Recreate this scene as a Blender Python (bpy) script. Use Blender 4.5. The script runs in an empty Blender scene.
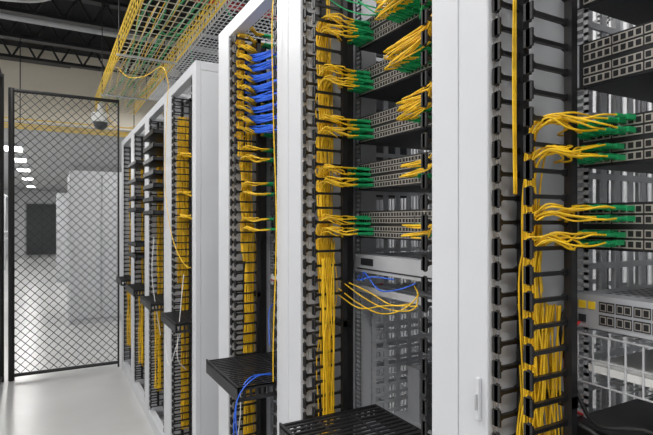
import bpy, math, random
from mathutils import Vector
random.seed(7)
S = bpy.context.scene
S.view_settings.view_transform = 'Standard'

# ---------------------------------------------------------------- materials
M = {}
def mat(name, col, rough=0.5, metal=0.0, var=0.06, scale=12.0, emit=0.0, bump=0.0):
    m = bpy.data.materials.new(name); m.use_nodes = True
    nt = m.node_tree; b = nt.nodes['Principled BSDF']
    b.inputs['Roughness'].default_value = rough
    b.inputs['Metallic'].default_value = metal
    tc = nt.nodes.new('ShaderNodeTexCoord'); nz = nt.nodes.new('ShaderNodeTexNoise')
    nz.inputs['Scale'].default_value = scale; nz.inputs['Detail'].default_value = 4
    rp = nt.nodes.new('ShaderNodeValToRGB')
    lo = [max(0, c*(1-var)) for c in col]; hi = [min(1, c*(1+var)) for c in col]
    rp.color_ramp.elements[0].color = (*lo, 1); rp.color_ramp.elements[1].color = (*hi, 1)
    rp.color_ramp.elements[0].position = .3; rp.color_ramp.elements[1].position = .7
    nt.links.new(tc.outputs['Object'], nz.inputs['Vector'])
    nt.links.new(nz.outputs['Fac'], rp.inputs['Fac'])
    nt.links.new(rp.outputs['Color'], b.inputs['Base Color'])
    if emit:
        b.inputs['Emission Color'].default_value = (1, .98, .94, 1)
        b.inputs['Emission Strength'].default_value = emit
    M[name] = m
    return m
mat('white_paint', (.57, .58, .605), .38, 0, .03, 3)
mat('cabinet_paint', (.50, .51, .53), .45, 0, .03, 3)
mat('grey_paint', (.44, .45, .47), .4, .1)
mat('zinc', (.56, .57, .59), .4, .35)
mat('basket_zinc', (.58, .54, .42), .4, .2)
mat('black_plastic', (.009, .009, .010), .38)
mat('black_metal', (.012, .012, .014), .45, .1)
mat('switch_face', (.028, .029, .034), .45, .2)
mat('port_metal', (.44, .41, .37), .4, .3)
mat('port_dark', (.006, .006, .007), .5)
mat('silver', (.48, .49, .52), .4, .3)
mat('yellow', (.84, .51, .012), .42, 0, .22, 30)
mat('yellow_paint', (.80, .55, .05), .5)
mat('green', (.015, .34, .12), .4)
mat('blue', (.02, .12, .66), .4)
mat('red', (.55, .03, .03), .4)
mat('white_cable', (.72, .72, .70), .45)
mat('dark_cable', (.012, .012, .012), .5)
mat('label_yellow', (.9, .6, .03), .5)
mat('floor_epoxy', (.50, .50, .495), .28, 0, .08, 1.5)
mat('wall_paint', (.80, .74, .62), .8, 0, .03, 2)
mat('wall_bright', (.72, .73, .74), .8, 0, .03, 2)
mat('ceil_dark', (.010, .010, .012), .9, 0, .2, 3)
mat('ceil_white', (.48, .48, .48), .8)
mat('door_grey', (.05, .055, .06), .5)
mat('fence_black', (.008, .008, .008), .5)
mat('diffuser', (1, 1, 1), .5, 0, 0, 1, emit=5)

# ---------------------------------------------------------------- mesh builder
class MB:
    def __init__(s): s.v = []; s.f = []; s.m = []; s.mats = []
    def mi(s, m):
        if m not in s.mats: s.mats.append(m)
        return s.mats.index(m)
    def box(s, x0, x1, y0, y1, z0, z1, m):
        n = len(s.v)
        s.v += [(x0,y0,z0),(x1,y0,z0),(x1,y1,z0),(x0,y1,z0),(x0,y0,z1),(x1,y0,z1),(x1,y1,z1),(x0,y1,z1)]
        for q in ((0,3,2,1),(4,5,6,7),(0,1,5,4),(1,2,6,5),(2,3,7,6),(3,0,4,7)):
            s.f.append([n+i for i in q]); s.m.append(s.mi(m))
    def prism_y(s, prof, y0, y1, m):
        n = len(s.v); k = len(prof)
        s.v += [(x, y0, z) for x, z in prof] + [(x, y1, z) for x, z in prof]
        s.f.append([n+i for i in range(k)]); s.m.append(s.mi(m))
        s.f.append([n+k+i for i in reversed(range(k))]); s.m.append(s.mi(m))
        for i in range(k):
            j = (i+1) % k
            s.f.append([n+i, n+k+i, n+k+j, n+j]); s.m.append(s.mi(m))
    def rod(s, p, q, r, m, k=6):
        p = Vector(p); q = Vector(q); d = (q-p).normalized()
        a = d.orthogonal().normalized(); b = d.cross(a); n = len(s.v)
        for c in (p, q):
            for i in range(k):
                t = 2*math.pi*i/k
                s.v.append(tuple(c + a*math.cos(t)*r + b*math.sin(t)*r))
        for i in range(k):
            j = (i+1) % k
            s.f.append([n+i, n+j, n+k+j, n+k+i]); s.m.append(s.mi(m))
        s.f.append([n+i for i in reversed(range(k))]); s.m.append(s.mi(m))
        s.f.append([n+k+i for i in range(k)]); s.m.append(s.mi(m))
    def done(s, name, parent=None, bevel=0):
        me = bpy.data.meshes.new(name); me.from_pydata(s.v, [], s.f)
        for m in s.mats: me.materials.append(M[m])
        me.polygons.foreach_set('material_index', s.m); me.update()
        o = bpy.data.objects.new(name, me); S.collection.objects.link(o)
        if bevel:
            b = o.modifiers.new('bevel', 'BEVEL'); b.width = bevel; b.segments = 2; b.limit_method = 'ANGLE'
        if parent: o.parent = parent
        return o
def empty(name):
    o = bpy.data.objects.new(name, None); o.empty_display_size = .1; S.collection.objects.link(o); return o

def catmull(P, n=6):
    P = [Vector(p) for p in P]; Q = [P[0]*2-P[1]] + P + [P[-1]*2-P[-2]]; out = []
    for i in range(1, len(Q)-2):
        a, b, c, d = Q[i-1:i+3]
        for k in range(n):
            t = k/n
            out.append(.5*((2*b)+(c-a)*t+(2*a-5*b+4*c-d)*t*t+(3*b-a-3*c+d)*t**3))
    out.append(P[-1]); return out
def cables(name, paths, r, m, parent=None, n=6):
    cu = bpy.data.curves.new(name, 'CURVE'); cu.dimensions = '3D'; cu.bevel_depth = r; cu.bevel_resolution = 1
    for p in paths:
        pts = catmull(p, n); sp = cu.splines.new('POLY'); sp.points.add(len(pts)-1)
        for i, q in enumerate(pts): sp.points[i].co = (q.x, q.y, q.z, 1)
    cu.materials.append(M[m])
    o = bpy.data.objects.new(name, cu); S.collection.objects.link(o)
    if parent: o.parent = parent
    return o

XF = .705      # front plane of rack row
XR = .90       # equipment rail plane
HT = 2.50
U = .04445

# ---------------------------------------------------------------- racks
def fingers(mb, y, x0, x1, z0, z1):
    mb.box(x1-.016, x1, y-.012, y+.003, z0, z1, 'black_plastic')
    z = z0 + U/2
    while z < z1:
        h = .0180; t = .0036; c = .008
        prof = [(x1-.013, z-t-.004), (x1-.024, z-t), (x0+.007+c, z-t), (x0+.007, z-t-c*.6), (x0+.005, z-h), (x0, z-h+.003),
                (x0, z+h-.003), (x0+.005, z+h), (x0+.007, z+t+c*.6), (x0+.007+c, z+t), (x1-.024, z+t), (x1-.013, z+t+.004)]
        mb.prism_y(prof, y-.004, y+.004, 'black_plastic')
        mb.box(x0, x0+.004, y-.009, y+.009, z-h+.003, z+h-.003, 'black_plastic')
        z += U
def rail(mb, x, y0, y1, z0, z1, m='zinc'):
    w = (y1-y0)
    mb.box(x, x+.003, y0, y0+w*.25, z0, z1, m); mb.box(x, x+.003, y1-w*.25, y1, z0, z1, m)
    z = z0
    while z < z1:
        mb.box(x, x+.003, y0, y1, z, z+.0065, m); z += U/3

def rack(y0, y1, pn=.078, pf=.095, near_panel=False, grille=True, plate=True, ro=0):
    R = empty('server_rack')
    a = y0+pn; b = y1-pf
    f = MB(); W = 'white_paint'
    for (p, q, inner) in ((y0+.001, a, a), (b, y1-.001, b)):
        f.box(XF, XF+.03, p, q, .0, HT, W)
        if inner == a: f.box(XF+.03, 1.0, a-.012, a, .06, HT-.05, W)
        else: f.box(XF+.03, 1.0, b, b+.012, .06, HT-.05, W)
    for p, q in ((y0+.001, y0+.05), (y1-.05, y1-.001)):
        f.box(1.60, 1.66, p, q, 0, HT, W)
    f.box(XF+.001, XF+.05, a, b, HT-.06, HT, W)
    f.box(XF+.001, XF+.05, a, b, 0, .09, W)
    f.box(1.60, 1.65, y0+.05, y1-.05, HT-.06, HT, W); f.box(1.60, 1.65, y0+.05, y1-.05, 0, .09, W)
    for p, q in ((y0+.001, y0+.03), (y1-.03, y1-.001)):
        f.box(XF+.03, 1.60, p, q, HT-.05, HT, W); f.box(XF+.03, 1.60, p, q, 0, .06, W)
    if near_panel: f.box(XF+.03, 1.60, y0+.002, y0+.012, .06, HT-.05, W)
    f.done('frame', R, .003)
    g = MB()
    fingers(g, b-.014, XF+.006, XF+.08, .12, HT-.08)
    fingers(g, b-.088, XF, XF+.115, .12, HT-.08)
    fingers(g, a+.03, XF+.004, XF+.10, .12, HT-.08)
    for z in (.12, 1.28, HT-.10): g.box(XF+.10, XF+.118, b-.10, b, z, z+.02, 'black_plastic')
    if plate: g.box(XF+.15, XF+.153, b-.075, b-.002, .12, HT-.08, 'black_metal')
    g.done('cable_fingers', R)
    r = MB()
    rail(r, XR, b-.055-ro, b-.02-ro, .1, HT-.07)
    rail(r, XR, b-.055-.475, b-.02-.475, .1, HT-.07)
    rail(r, 1.50, b-.045, b-.01, .1, HT-.07); rail(r, 1.50, b-.52, b-.485, .1, HT-.07)
    r.done('perforated_rails', R)
    if grille:
        q = MB(); y = y0+.06
        while y < y1-.06:
            q.box(1.625, 1.632, y, y+.011, .09, HT-.06, 'grey_paint'); y += .026
        z = .3
        while z < HT-.1:
            q.box(1.622, 1.635, y0+.05, y1-.05, z, z+.015, 'grey_paint'); z += .22
        x = 1.03
        while x < 1.58:
            q.box(x, x+.02, y1-.02, y1-.015, .06, HT-.05, 'zinc'); x += .055
        z = .1
        while z < HT-.1:
            q.box(1.03, 1.6, y1-.022, y1-.014, z, z+.014, 'zinc'); z += .07
        q.done('rear_grille', R)
    return R, a, b

RK = {}
RK['A'] = rack(-.065, .735, .078, .076, plate=False, ro=.012)
RK['B'] = rack(.735, 1.535, .078, .095)
RK['C'] = rack(1.535, 2.325, .095, .15)
RK['D'] = rack(2.747, 3.55, .075, .16, near_panel=True)
RK['E'] = rack(3.55, 4.35, .06, .12)
RK['F'] = rack(4.35, 5.15, .06, .12)
RK['G'] = rack(5.15, 5.93, .06, .12)
RP = {k: v[0] for k, v in RK.items()}

l = MB(); l.box(XF-.008, XF, .673, .683, 1.24, 1.32, 'white_paint'); l.box(XF-.014, XF-.008, .676, .680, 1.26, 1.29, 'zinc')
l.done('door_latch', RP['A'], .002)

# ---------------------------------------------------------------- equipment
def switch(yf, z0, h=.089, w=.44, depth=.45, rows=4, cols=28, name='network_switch'):
    s = MB(); y1 = yf; y0 = yf-w; x = XR-.004
    s.box(x, x+depth, y0+.012, y1-.012, z0+.001, z0+h-.001, 'switch_face')
    s.box(x-.003, x, y0-.012, y1+.012, z0+.002, z0+h-.002, 'black_metal')
    s.box(x-.004, x-.003, y1-.004, y1+.010, z0+.004, z0+h-.004, 'silver')
    s.box(x-.004, x-.003, y0-.010, y0+.004, z0+.004, z0+h-.004, 'silver')
    for zz in (z0+.014, z0+h-.014):
        s.rod((x-.008, y1+.002, zz), (x-.003, y1+.002, zz), .004, 'zinc', 8)
    rh = (h-.014)/rows; cw = (w-.05)/cols
    for r in range(rows):
        for c in range(cols):
            g = (c//4)*.0030
            yy = y1-.014-c*cw*.95-g; zz = z0+.007+r*rh+(.003 if (r//2) else -.003)
            s.box(x-.0050, x-.003, yy-cw*.92, yy, zz+rh*.12, zz+rh*.90, 'port_metal')
            s.box(x-.0056, x-.0049, yy-cw*.78, yy-cw*.13, zz+rh*.24, zz+rh*.78, 'port_dark')
    return s.done(name)
LV = [1.557, 1.712, 1.864, 2.018, 2.172]
for z in LV: switch(RK['A'][2]-.05, z)
for z in LV: switch(RK['B'][2]-.05, z)
for z in (1.557, 1.712, 1.864): switch(RK['C'][2]-.05, z)
for z in (1.6, 1.75, 2.0): switch(RK['D'][2]-.05, z)
for k in range(8): switch(RK['C'][2]-.05, 1.98+k*.0445, .043, rows=1, cols=24, name='patch_panel')

r = MB(); yf = RK['A'][2]-.05; x = XR-.01
r.box(x, x+.6, yf-.44, yf, 1.412, 1.474, 'silver')
r.box(x-.006, x, yf-.452, yf+.012, 1.412, 1.474, 'silver')
for i in range(2):
    for j in range(12):
        yy = yf-.050-j*.031
        r.box(x-.0075, x-.006, yy-.028, yy, 1.421+i*.024, 1.440+i*.024, 'switch_face')
        for k in range(2):
            r.box(x-.0080, x-.0074, yy-.0135-k*.0135, yy-.002-k*.0135, 1.4235+i*.024, 1.4375+i*.024, 'port_metal')
            r.box(x-.0084, x-.0079, yy-.012-k*.0135, yy-.0035-k*.0135, 1.425+i*.024, 1.436+i*.024, 'port_dark')
r.box(x-.008, x-.006, yf-.024, yf-.010, 1.448, 1.462, 'label_yellow'); r.box(x-.008, x-.006, yf-.042, yf-.029, 1.448, 1.462, 'label_yellow'); r.box(x-.008, x-.006, yf-.024, yf-.010, 1.422, 1.436, 'switch_face')
for i in range(20):
    for j in range(22): r.box(x+.04+i*.022, x+.048+i*.022, yf-.41+j*.0175, yf-.402+j*.0175, 1.474, 1.4743, 'switch_face')
r.done('router', None, 0)
s = MB()
for zz, dx in ((1.40, .5), (1.31, .5)):
    for i in range(15): s.rod((XR-.02, yf-.01-i*.03, zz), (XR+dx, yf-.01-i*.03, zz), .002, 'zinc')
    for i in range(11): s.rod((XR-.02+i*.05, yf-.44, zz), (XR-.02+i*.05, yf, zz), .002, 'zinc')
for i in range(15): s.rod((XR-.02, yf-.01-i*.03, 1.31), (XR-.02, yf-.01-i*.03, 1.40), .002, 'zinc')
s.rod((XR-.02, yf-.44, 1.355), (XR-.02, yf, 1.355), .002, 'zinc')
s.box(XR-.018, XR+.3, yf-.43, yf-.03, 1.332, 1.346, 'white_cable')
s.done('wire_shelf', RP['A'])
u = MB(); u.box(XR-.03, XR+.5, yf-.44, yf, 1.06, 1.235, 'black_metal'); u.box(XR-.036, XR-.03, yf-.452, yf+.012, 1.06, 1.235, 'black_plastic')
for i in range(14): u.box(XR-.04, XR-.036, yf-.05-i*.026, yf-.035-i*.026, 1.08, 1.21, 'switch_face')
u.done('power_supply_unit', None, .003)

yb = RK['B'][2]-.05
s = MB(); s.box(XR-.01, XR+.4, yb-.44, yb, 1.448, 1.505, 'silver'); s.box(XR-.016, XR-.01, yb-.452, yb+.012, 1.448, 1.505, 'grey_paint')
s.box(XR-.018, XR-.016, yb-.43, yb-.01, 1.458, 1.462, 'black_metal'); s.box(XR-.018, XR-.016, yb-.10, yb-.03, 1.472, 1.494, 'switch_face')
s.done('media_converter', None, .002)
s = MB()
for i in range(22): s.box(XR-.005, XR+.45, yb-.44+i*.02, yb-.429+i*.02, 1.395, 1.398, 'grey_paint')
for i in range(8): s.box(XR-.005+i*.06, XR+.015+i*.06, yb-.44, yb, 1.394, 1.399, 'grey_paint')
s.box(XR-.008, XR-.005, yb-.452, yb+.012, 1.382, 1.402, 'grey_paint')
s.box(XR-.005, XR+.55, yb-.44, yb, .95, .955, 'grey_paint')
for i in range(4): s.box(XR+.15, XR+.45, yb-.12-i*.09, yb-.06-i*.09, .955, 1.13+.03*(i % 2), 'switch_face' if i % 2 else 'silver')
# perforated baffle panel low in the rack
for i in range(11): s.box(XR+.05+i*.05, XR+.068+i*.05, yb+.004, yb+.007, .12, 1.39, 'zinc')
for i in range(42): s.box(XR+.05, XR+.57, yb+.003, yb+.008, .12+i*.030, .130+i*.030, 'zinc')
s.done('rack_shelf', RP['B'])
yc = RK['C'][2]-.05
s = MB(); s.box(XR-.02, XR+.4, yc-.44, yc, 1.33, 1.345, 'white_paint'); s.box(XR-.02, XR+.35, yc-.40, yc-.02, 1.345, 1.352, 'red'); s.box(XR-.02, XR+.35, yc-.40, yc-.02, 1.352, 1.375, 'white_cable')
s.done('document_shelf', RP['C'])

def tray(xa, xb, y0, y1, z, par):
    t = MB(); m = 'black_metal'
    n = int((y1-y0)/.022)
    for i in range(n+1):
        yy = y0+(y1-y0-.008)*i/n; t.box(xa, xb, yy, yy+.009, z-.004, z, m)
    for i in range(4):
        xx = xa+(xb-xa-.008)*i/3; t.box(xx, xx+.008, y0, y1, z-.006, z-.001, m)
    for yy in (y0, y1-.004):
        t.box(xa, xb, yy, yy+.004, z-.05, z-.035, m); t.box(xa, xb, yy, yy+.004, z-.012, z, m)
        x = xa
        while x < xb-.01: t.box(x, x+.009, yy, yy+.004, z-.036, z-.011, m); x += .022
    t.box(xa, xa+.004, y0, y1, z-.05, z+.006, m); t.box(xb-.004, xb, y0, y1, z-.05, z, m)
    t.done('vented_tray', RP[par])
tray(.57, .90, .93, 1.30, 1.037, 'B')
tray(.57, .90, 1.655, 2.05, 1.037, 'C')
tray(.62, .90, 2.85, 3.27, 1.037, 'D'); tray(.62, .90, 3.63, 4.07, 1.037, 'E'); tray(.62, .90, 4.43, 4.92, 1.037, 'F'); tray(.62, .90, 5.23, 5.66, 1.037, 'G')
def hman(y0, y1, zs, par):
    t = MB()
    for z in zs:
        t.box(.64, .88, y0, y1, z, z+.006, 'black_plastic'); t.box(.64, .646, y0, y1, z, z+.035, 'black_plastic')
        for k in range(5):
            yy = y0+(y1-y0-.01)*k/4; t.box(.64, .88, yy, yy+.008, z, z+.03, 'black_plastic')
    t.done('horizontal_cable_manager', RP[par])
hman(3.64, 4.08, [1.66+.095*i for i in range(7)], 'E')
hman(4.45, 4.9, [1.3, 1.4, 1.7, 1.8, 1.95, 2.1], 'F')

# ---------------------------------------------------------------- cables
jit = lambda s: random.uniform(-s, s)
def bundle(x, y, z0, z1, n, sp, wob=.3):
    out = []
    for i in range(n):
        ox, oy = jit(sp), jit(sp*.8); P = []; k = max(3, int(abs(z1-z0)/.12))
        for j in range(k+1):
            t = j/k; P.append((x+ox+jit(sp*wob), y+oy+jit(sp*wob*.8), z0+(z1-z0)*t))
        out.append(P)
    return out
def fan(rk, zb, ports, side='far', drop=.3, xs=.755, sag=0.0):
    R, a, b = rk; Y = []; G = MB()
    by = b-.052 if side == 'far' else a+.012
    cy = b-.09 if side == 'far' else a+.03
    for (py, pz) in ports:
        ex = xs+jit(.016); ez = zb+jit(.008)
        sg = -1 if side == 'far' else 1
        lz = pz+jit(.014)-sag*random.random()
        fx = XR-.056-random.random()*.01
        Y.append([(ex+.01+jit(.01), by+jit(.015), zb-drop), (ex+jit(.01), by+jit(.012), zb-.05+jit(.02)),
                  (ex-.004, cy+jit(.006), ez), (ex+.028, cy+sg*.018+(py-cy)*.25, ez*.45+lz*.55+jit(.004)),
                  (XR-.092, py-sg*.004+jit(.003), lz*.3+pz*.7), (fx, py, pz)])
        G.rod((fx, py, pz), (XR-.030, py, pz), .0034, 'green', 6)
        G.box(XR-.032, XR-.008, py-.0048, py+.0048, pz-.0045, pz+.0045, 'green')
    return Y, G
def ports_for(y0, y1, zlist, n):
    out = []
    for z in zlist:
        for i in range(n): out.append((y0+(y1-y0)*(i+.5)/n+jit(.002), z+jit(.003)))
    return out
def cabling(key, fans, bundles, r=.0016):
    rk = RK[key]; E = empty('fiber_patch_cables'); Y = []
    for f in fans:
        y, g = fan(rk, *f[0], **f[1]); Y += y; g.done('green_connectors', E)
    for bb in bundles: Y += bundle(*bb)
    cables('yellow_cables', Y, r, 'yellow', E)
    return E
b = RK['A'][2]
fa = []
for z in (1.712, 1.557):
    fa.append(((z+.072, ports_for(b-.165, b-.065, [z+.060, z+.078], 6)), {}))
    fa.append(((z+.022, ports_for(b-.145, b-.060, [z+.014, z+.032], 6)), {'sag': .012}))
cabling('A', fa,
        [(.785, b-.052, .3, 1.46, 34, .028, .45), (.768, b-.048, 1.38, 1.64, 16, .016, .5), (.732, b-.040, 1.66, 2.45, 3, .004), (.745, b-.055, .5, 1.35, 6, .02, .8)], .0018)
b, a = RK['B'][2], RK['B'][1]
f = []
for i, z in enumerate(LV):
    f.append(((z+.066, ports_for(b-.125, b-.060, [z+.066, z+.05], 6)), {'drop': .15}))
    f.append(((z+.03, ports_for(b-.145, b-.065, [z+.015, z+.032], 6)), {'drop': .2, 'sag': .01}))
for z, n, w in ((LV[0], 5, .04), (LV[1], 5, .05), (LV[2], 7, .06), (LV[3], 10, .12), (LV[4], 13, .16)):
    f.append(((z+.045, ports_for(a+.20, a+.20+w, [z+.02, z+.045, z+.066][:3 if n > 5 else 2], n)), {'side': 'near', 'drop': .12, 'sag': .02}))
gx = cabling('B', f, [(.775, b-.05, .25, 1.55, 24, .022, .4), (.78, b-.05, 1.5, 2.1, 10, .012), (.78, b-.05, 2.1, 2.45, 4, .01),
                 (.745, b-.108, .95, 1.50, 16, .014, .5)], .0020)
cables('green_cables', [[(.75, a+.03, 2.42-i*.02), (.78+jit(.01), a+.08, 2.36-i*.02), (.80, a+.13+jit(.02), 2.26-i*.03), (.84, a+.2, 2.22-i*.02), (XR-.01, a+.25, 2.25)] for i in range(5)] +
                       [[(.76, b-.09, 2.3+i*.03), (.80, b-.13, 2.26+i*.03), (.84, b-.18-i*.02, 2.24+jit(.02)), (XR-.01, b-.2-i*.02, 2.24)] for i in range(4)], .0022, 'green', gx)
b, a = RK['C'][2], RK['C'][1]
f = []
for z in (1.557, 1.712, 1.864):
    f.append(((z+.066, ports_for(b-.15, b-.06, [z+.066], 8)), {'drop': .15})); f.append(((z+.03, ports_for(b-.17, b-.06, [z+.02], 8)), {'drop': .15, 'sag': .02}))
for k in range(11): f.append(((1.99+k*.0445+.03, ports_for(b-.10, b-.06, [2.0+k*.0445], 7)), {'drop': .03, 'xs': .74}))
E = cabling('C', f, [(.79, b-.05, .25, 1.6, 24, .024), (.78, b-.05, 1.5, 2.05, 10, .014), (.745, b-.05, 1.9, 2.45, 8, .012)], .0023)
B_ = []
for k in range(8):
    z = 2.0+k*.0445
    for i in range(11):
        oz = jit(.014)
        B_.append([(.775, b-.03, z+.026+oz), (.79+jit(.012), b-.095, z+.018+oz), (.80, b-.17+jit(.01), z+.008+oz), (.84, b-.25-i*.02, z+oz), (XR-.01, b-.26-i*.02, z+jit(.003))])
cables('blue_cables', B_, .0034, 'blue', E)
b = RK['D'][2]
f = [((z, ports_for(b-.17, b-.06, [z-.02, z], 6)), {}) for z in (1.65, 1.8, 2.05)]
cabling('D', f, [(.79, b-.05, .25, 2.3, 26, .026), (.75, b-.05, 1.2, 2.3, 8, .012)], .0026)
for k in 'EFG':
    b = RK[k][2]; cabling(k, [], [(.79, b-.05, .25, 2.2, 14, .022), (.75, b-.13, .3, 1.0, 8, .02)], .003)

E = empty('loose_fiber_cables')
cables('yellow_loose', [
    [(.69, 3.38, 2.52), (.685, 3.42, 2.3), (.68, 3.44, 2.0), (.68, 3.40, 1.75), (.68, 3.2, 1.5), (.70, 2.98, 1.36), (.76, 2.95, 1.34)],
    [(.80, 1.66, 2.52), (.695, 1.63, 2.42), (.692, 1.63, 2.0), (.695, 1.61, 1.6), (.692, 1.63, 1.2), (.70, 1.65, 1.04)],
], .0022, 'yellow', E)
cables('white_loose', [
    [(.70, 3.0, 1.30), (.67, 2.95, 1.1), (.64, 2.9, .85), (.70, 2.95, .75)],
    [(.70, 2.2, .6), (.66, 2.05, .5), (.70, 2.0, .8), (.72, 2.1, 1.0)],
    [(.69, 3.9, 1.5), (.66, 3.8, 1.2), (.70, 3.7, .8)],
    [(.69, 3.45, 1.0), (.66, 3.3, .8), (.64, 3.1, .75), (.68, 3.0, .95)],
], .0024, 'white_cable', E)
cables('blue_loose', [
    [(.72, 1.70, 1.05), (.64, 1.67, 1.06), (.565, 1.645, 1.0), (.565, 1.64, .86), (.60, 1.65, .72), (.70, 1.69, .6)],
    [(.72, 1.72, 1.05), (.62, 1.69, 1.05), (.560, 1.655, .96), (.57, 1.65, .80), (.70, 1.70, .65)],
    [(.88, yb-.05, 1.42), (.85, yb-.10, 1.455), (.85, yb-.18, 1.41), (.86, yb-.26, 1.42), (.89, yb-.30, 1.44)],
    [(.88, yb-.03, 1.44), (.84, yb-.08, 1.43), (.85, yb-.15, 1.445), (.89, yb-.2, 1.44)],
    [(.89, yc-.05, 1.25), (.84, yc-.10, 1.22), (.80, yc-.2, 1.1)],
], .0022, 'blue', E)
cables('yellow_loops', [
    [(.80, yb-.03, 1.40), (.83, yb-.10, 1.36), (.84, yb-.2, 1.345), (.84, yb-.3, 1.37), (.87, yb-.33, 1.41), (.90, yb-.28, 1.43)],
    [(.80, yb-.03, 1.43), (.84, yb-.11, 1.38), (.85, yb-.22, 1.36), (.87, yb-.31, 1.37), (.90, yb-.3, 1.41)],
    [(.80, yb-.03, 1.38), (.82, yb-.12, 1.35), (.84, yb-.22, 1.37), (.88, yb-.32, 1.38)],
    [(.82, yb-.06, 1.42), (.84, yb-.14, 1.40), (.85, yb-.24, 1.375), (.88, yb-.30, 1.385)],
], .0018, 'yellow', E)
ya = RK['A'][2]
cables('red_cable', [[(.90, ya-.06, 1.43), (.85, ya-.06, 1.39), (.85, ya-.055, 1.30), (.88, ya-.05, 1.25), (.95, ya-.06, 1.22)]], .003, 'red', E)
cables('black_cables', [
    [(.89, ya-.045, 1.46), (.85, ya-.045, 1.42), (.86, ya-.05, 1.34), (.87, ya-.07, 1.28), (.85, ya-.12, 1.25), (.87, ya-.2, 1.262), (.85, ya-.26, 1.22)],
    [(.87, ya-.05, 1.20), (.83, ya-.08, 1.245), (.83, ya-.13, 1.24), (.85, ya-.17, 1.19), (.86, ya-.18, 1.12)],
    [(.87, ya-.10, 1.16), (.82, ya-.14, 1.22), (.84, ya-.2, 1.21), (.86, ya-.23, 1.13)],
], .004, 'dark_cable', E)

# ---------------------------------------------------------------- fence
def fence(p0, p1, h, name='chain_link_fence', r1=.028):
    F = MB(); p0 = Vector(p0); p1 = Vector(p1); L = (p1-p0).length; d = (p1-p0)/L; r = .0042
    z0, z1 = .07, h-.02; H = z1-z0; s = .085
    k = -int(H/s)-1
    while k*s < L:
        for sg in (0, 1):
            t0 = k*s; t1 = t0+H; za, zb = z0, z1
            if t0 < 0: za = z0-t0; t0 = 0
            if t1 > L: zb = z1-(t1-L); t1 = L
            if zb > za:
                if sg: q0 = (t0, za); q1 = (t1, zb)
                else: q0 = (t0, z1+z0-za); q1 = (t1, z1+z0-zb)
                A = p0+d*q0[0]; B = p0+d*q1[0]
                F.rod((A.x, A.y, q0[1]), (B.x, B.y, q1[1]), r, 'fence_black', 4)
        k += 1
    for p, rr in ((p0, .028), (p1, r1)): F.rod((p.x, p.y, 0), (p.x, p.y, h), rr, 'fence_black', 10)
    for z in (h-.02, .05): F.rod((p0.x, p0.y, z), (p1.x, p1.y, z), .018, 'fence_black', 8)
    F.done(name)
fence((-.33, 5.99, 0), (.68, 5.99, 0), 2.97, r1=.010)
fence((-.42, 5.99, 0), (-.42, 3.2, 0), 3.1)

# ---------------------------------------------------------------- overhead baskets
def basket(x0, x1, y0, y1, z, h, mside, mbot, name, py=.1, px=.05, r=.0035):
    B = MB(); y = y0
    while y <= y1:
        B.rod((x0, y, z), (x1, y, z), r, mbot, 4)
        B.rod((x0, y, z), (x0, y, z+h), r, mside, 4); B.rod((x1, y, z), (x1, y, z+h), r, mside, 4); y += py
    x = x0
    while x <= x1+.001: B.rod((x, y0, z), (x, y1, z), r, mside if x < x0+.05 or x > x1-.05 else mbot, 4); x += px
    for i in range(4):
        B.rod((x0, y0, z+h*i/3), (x0, y1, z+h*i/3), r*(2 if i in (0, 3) else 1), mside, 5)
        B.rod((x1, y0, z+h*i/3), (x1, y1, z+h*i/3), r*(2 if i in (0, 3) else 1), mside, 5)
    y = y0+.3
    while y < y1:
        B.rod((x0, y, z), (x0, y, 4.3), .005, 'black_metal', 6); B.rod((x1, y, z), (x1, y, 4.3), .005, 'black_metal', 6); B.rod((x0-.02, y, z-.01), (x1+.02, y, z-.01), .010, 'zinc', 6); y += 1.5
    return B.done(name)
basket(.515, .98, 1.2, 6.95, 3.02, .16, 'yellow_paint', 'basket_zinc', 'wire_basket_tray', .10, .052, .0036)
basket(1.04, 1.66, 2.0, 6.0, 3.05, .12, 'zinc', 'zinc', 'wire_basket_tray', .06, .035, .004)
T = MB()
for x in [i*.1-1.6 for i in range(28)]: T.rod((x, 7.1, 2.80), (x, 7.45, 2.80), .004, 'yellow_paint', 4)
for y in (7.1, 7.22, 7.34, 7.45): T.rod((-1.6, y, 2.80), (1.2, y, 2.80), .006, 'yellow_paint', 5)
T.rod((-1.6, 7.1, 2.86), (1.2, 7.1, 2.86), .007, 'yellow_paint', 5)
for x in (-1.5, -.3, 1.0): T.rod((x, 7.1, 2.80), (x, 7.1, 4.3), .006, 'black_metal', 5)
T.done('fiber_cross_tray')
P = []
for i in range(7): P.append([(.56+.06*i+jit(.03), 1.2+j*.6, 3.036+jit(.006)) for j in range(10)])
cables('overhead_fiber_cables', P, .004, 'yellow')
P = []
for i in range(5): P.append([(.62+.07*i+jit(.07), 1.2+j*.6, 3.036+jit(.006)) for j in range(10)])
P.append([(.56, 2.2, 3.03), (.75, 3.0, 3.06), (1.0, 3.4, 3.19), (1.2, 3.6, 3.10), (1.4, 4.2, 3.08)])
P.append([(.60, 3.6, 3.04), (.80, 4.0, 3.06), (1.01, 4.3, 3.20), (1.15, 4.6, 3.10), (1.3, 5.4, 3.08)])
cables('overhead_green_cables', P, .007, 'green')
cables('drop_fiber_cables', [[(.545, 4.9, 3.02), (.60, 4.6, 2.86), (.64, 4.0, 2.72), (.67, 3.5, 2.66), (.69, 3.38, 2.52)],
                             [(.6, 6.4, 3.0), (.62, 6.3, 2.8), (.75, 6.2, 2.7), (.9, 6.1, 2.72)],
                             [(.6, 6.5, 3.0), (.65, 6.4, 2.74), (.8, 6.2, 2.62), (1.0, 6.1, 2.6)]], .0035, 'yellow')
D = empty('security_camera')
bpy.ops.mesh.primitive_uv_sphere_add(segments=24, ring_count=12, radius=.078, location=(.54, 6.5, 2.78)); o = bpy.context.object; o.name = 'dome'; o.data.materials.append(M['door_grey']); o.parent = D
for p in o.data.polygons: p.use_smooth = True
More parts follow.
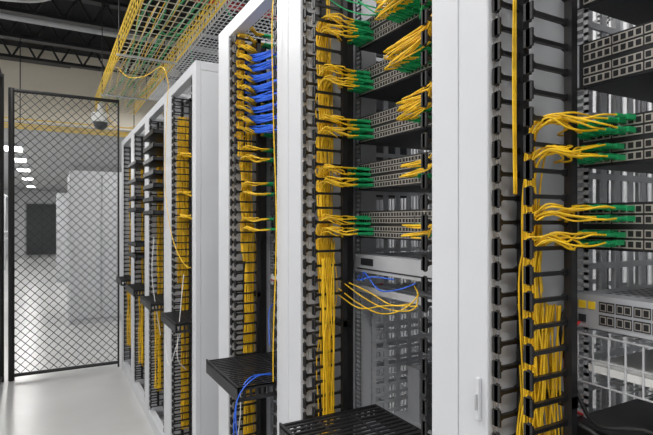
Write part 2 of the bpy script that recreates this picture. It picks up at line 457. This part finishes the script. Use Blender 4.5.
q = MB(); q.rod((.54, 6.5, 2.79), (.54, 6.5, 2.90), .10, 'white_cable', 20); q.rod((.54, 6.5, 2.90), (.54, 6.5, 3.02), .03, 'white_cable', 12); q.done('housing', D, .005)

# ---------------------------------------------------------------- room shell
def slab(name, x0, x1, y0, y1, z0, z1, m):
    q = MB(); q.box(x0, x1, y0, y1, z0, z1, m); return q.done(name)
slab('floor', -4, 4, -3, 29, -.1, 0, 'floor_epoxy')
slab('ceiling', -4, 4, -3, 9, 4.3, 4.4, 'ceil_dark')
slab('ceiling', -4, 4, 9.1, 29, 3.16, 3.26, 'ceil_white')
slab('wall_bulkhead', -4, 4, 9, 9.1, 3.16, 4.3, 'wall_paint')
slab('wall_left', -4.1, -4, -3, 29, 0, 4.4, 'wall_bright')
slab('wall_right', 4, 4.1, -3, 29, 0, 4.4, 'wall_bright')
slab('wall_near', -4, 4, -3.1, -3, 0, 4.4, 'wall_bright')
slab('wall_far', -4, 4, 28.7, 28.8, 0, 4.4, 'wall_bright')
slab('wall_behind_racks', 2.9, 3.0, -3, 8, 0, 4.3, 'wall_bright')
q = MB(); q.box(-.95, .38, 28.61, 28.69, 0, 2.5, 'door_grey'); q.box(-1.02, -.95, 28.6, 28.69, 0, 2.57, 'grey_paint'); q.box(.38, .45, 28.6, 28.69, 0, 2.57, 'grey_paint'); q.box(-.95, .38, 28.6, 28.69, 2.5, 2.57, 'grey_paint'); q.box(-.29, -.27, 28.6, 28.61, 0, 2.5, 'black_metal')
q.done('door_1')
q = MB()
for y in (6.4, 7.3, 8.2):
    q.box(-4, 4, y, y+.12, 4.18, 4.22, 'black_metal'); q.box(-4, 4, y, y+.12, 3.90, 3.94, 'black_metal')
    for i in range(27):
        x = -4+i*.3-.05; q.rod((x, y+.06, 3.92), (x+.15, y+.06, 4.2), .015, 'black_metal', 5); q.rod((x+.15, y+.06, 4.2), (x+.3, y+.06, 3.92), .015, 'black_metal', 5)
q.done('ceiling_truss')
q = MB(); q.rod((-4, 7.0, 4.05), (4, 7.0, 4.05), .045, 'grey_paint', 10); q.rod((-4, 7.9, 4.1), (4, 7.9, 4.1), .04, 'black_metal', 10)
q.box(-3.9, .3, 8.6, 8.75, 4.0, 4.03, 'black_metal'); q.done('ceiling_pipe')
q = MB(); q.rod((1.3, 5.1, 3.9), (2.6, 5.1, 3.9), .05, 'red', 12); q.done('sprinkler_pipe')
cables('flexible_conduit', [[(-1.6, 6.2, 4.1), (-1.0, 6.1, 3.9), (-.4, 6.0, 3.86), (.0, 6.0, 3.95), (.2, 6.0, 4.2)]], .018, 'zinc')

def cab(x0, x1, y0, y1, h, n):
    C = MB(); C.box(x0, x1, y0+.02, y1, .0, h, 'cabinet_paint'); w = (x1-x0)/n
    for i in range(n):
        C.box(x0+i*w+.012, x0+(i+1)*w-.012, y0, y0+.02, .08, h-.04, 'cabinet_paint')
        C.box(x0+i*w+.04, x0+i*w+.055, y0-.015, y0, 1.05, 1.2, 'grey_paint')
    return C.done('storage_cabinet', None, .008)
cab(.29, 2.1, 8.76, 9.9, 2.42, 4)
cab(.20, 2.0, 15.0, 17.0, 2.38, 3)
q = MB()
for z in (1.0, 1.25, 2.5): q.rod((-1.3, 12, z), (-1.3, 28, z), .04, 'zinc', 8)
for y in (12, 16, 20, 24): q.rod((-1.3, y, 0), (-1.3, y, 2.5), .04, 'zinc', 8)
q.done('pipe_rack')

# ---------------------------------------------------------------- lamps
def lamp(x, y, z, sx, sy, e, col=(1, .985, .965), diff=False):
    E = empty('ceiling_light')
    h = MB(); h.box(x-sx/2-.03, x+sx/2+.03, y-sy/2-.03, y+sy/2+.03, z+.01, z+.08, 'white_paint')
    if diff: h.box(x-sx/2, x+sx/2, y-sy/2, y+sy/2, z-.03, z+.01, 'diffuser')
    h.done('housing', E)
    L = bpy.data.lights.new('tube', 'AREA'); L.shape = 'RECTANGLE'; L.size = sx; L.size_y = sy; L.energy = e; L.color = col
    o = bpy.data.objects.new('tube', L); o.location = (x, y, z-(.04 if diff else 0)); S.collection.objects.link(o); o.parent = E
lamp(-.3, -2.0, 3.3, 1.2, .4, 38)  # added fill lamp behind the camera, brightens rack A's side wall
lamp(-.5, -.4, 3.7, .4, 1.4, 45); lamp(-.5, 2.0, 3.7, .4, 1.4, 55); lamp(-.5, 4.6, 3.7, .4, 1.4, 55)
lamp(-2.6, 1.5, 3.0, .6, 3, 50); lamp(-2.6, 6.9, 3.5, .6, 2, 80)  # second one is an added fill lamp to brighten the bulkhead wall
lamp(2.3, .5, 3.6, .4, 2, 38); lamp(2.3, 3.5, 3.6, .4, 2, 38); lamp(1.6, 7.6, 3.5, .5, 1, 40)
for y in (11.8, 13.9, 16.5, 19.8, 24): lamp(-.62, y, 3.08, .30, .5, 32, diff=True)
for y in (12, 18, 24): lamp(2.2, y, 3.08, .5, 2, 40); lamp(-2.8, y, 3.08, .5, 2, 40)
w = bpy.data.worlds.new('world'); S.world = w; w.use_nodes = True
w.node_tree.nodes['Background'].inputs[0].default_value = (.8, .85, 1, 1); w.node_tree.nodes['Background'].inputs[1].default_value = .3

# ---------------------------------------------------------------- camera
c = bpy.data.cameras.new('camera'); c.sensor_width = 36; c.lens = 36*500/653; c.shift_y = .0069; c.clip_start = .02
co = bpy.data.objects.new('camera', c); co.location = (0, 0, 1.61); co.rotation_euler = (math.pi/2, 0, -math.radians(29.07)); S.collection.objects.link(co); S.camera = co
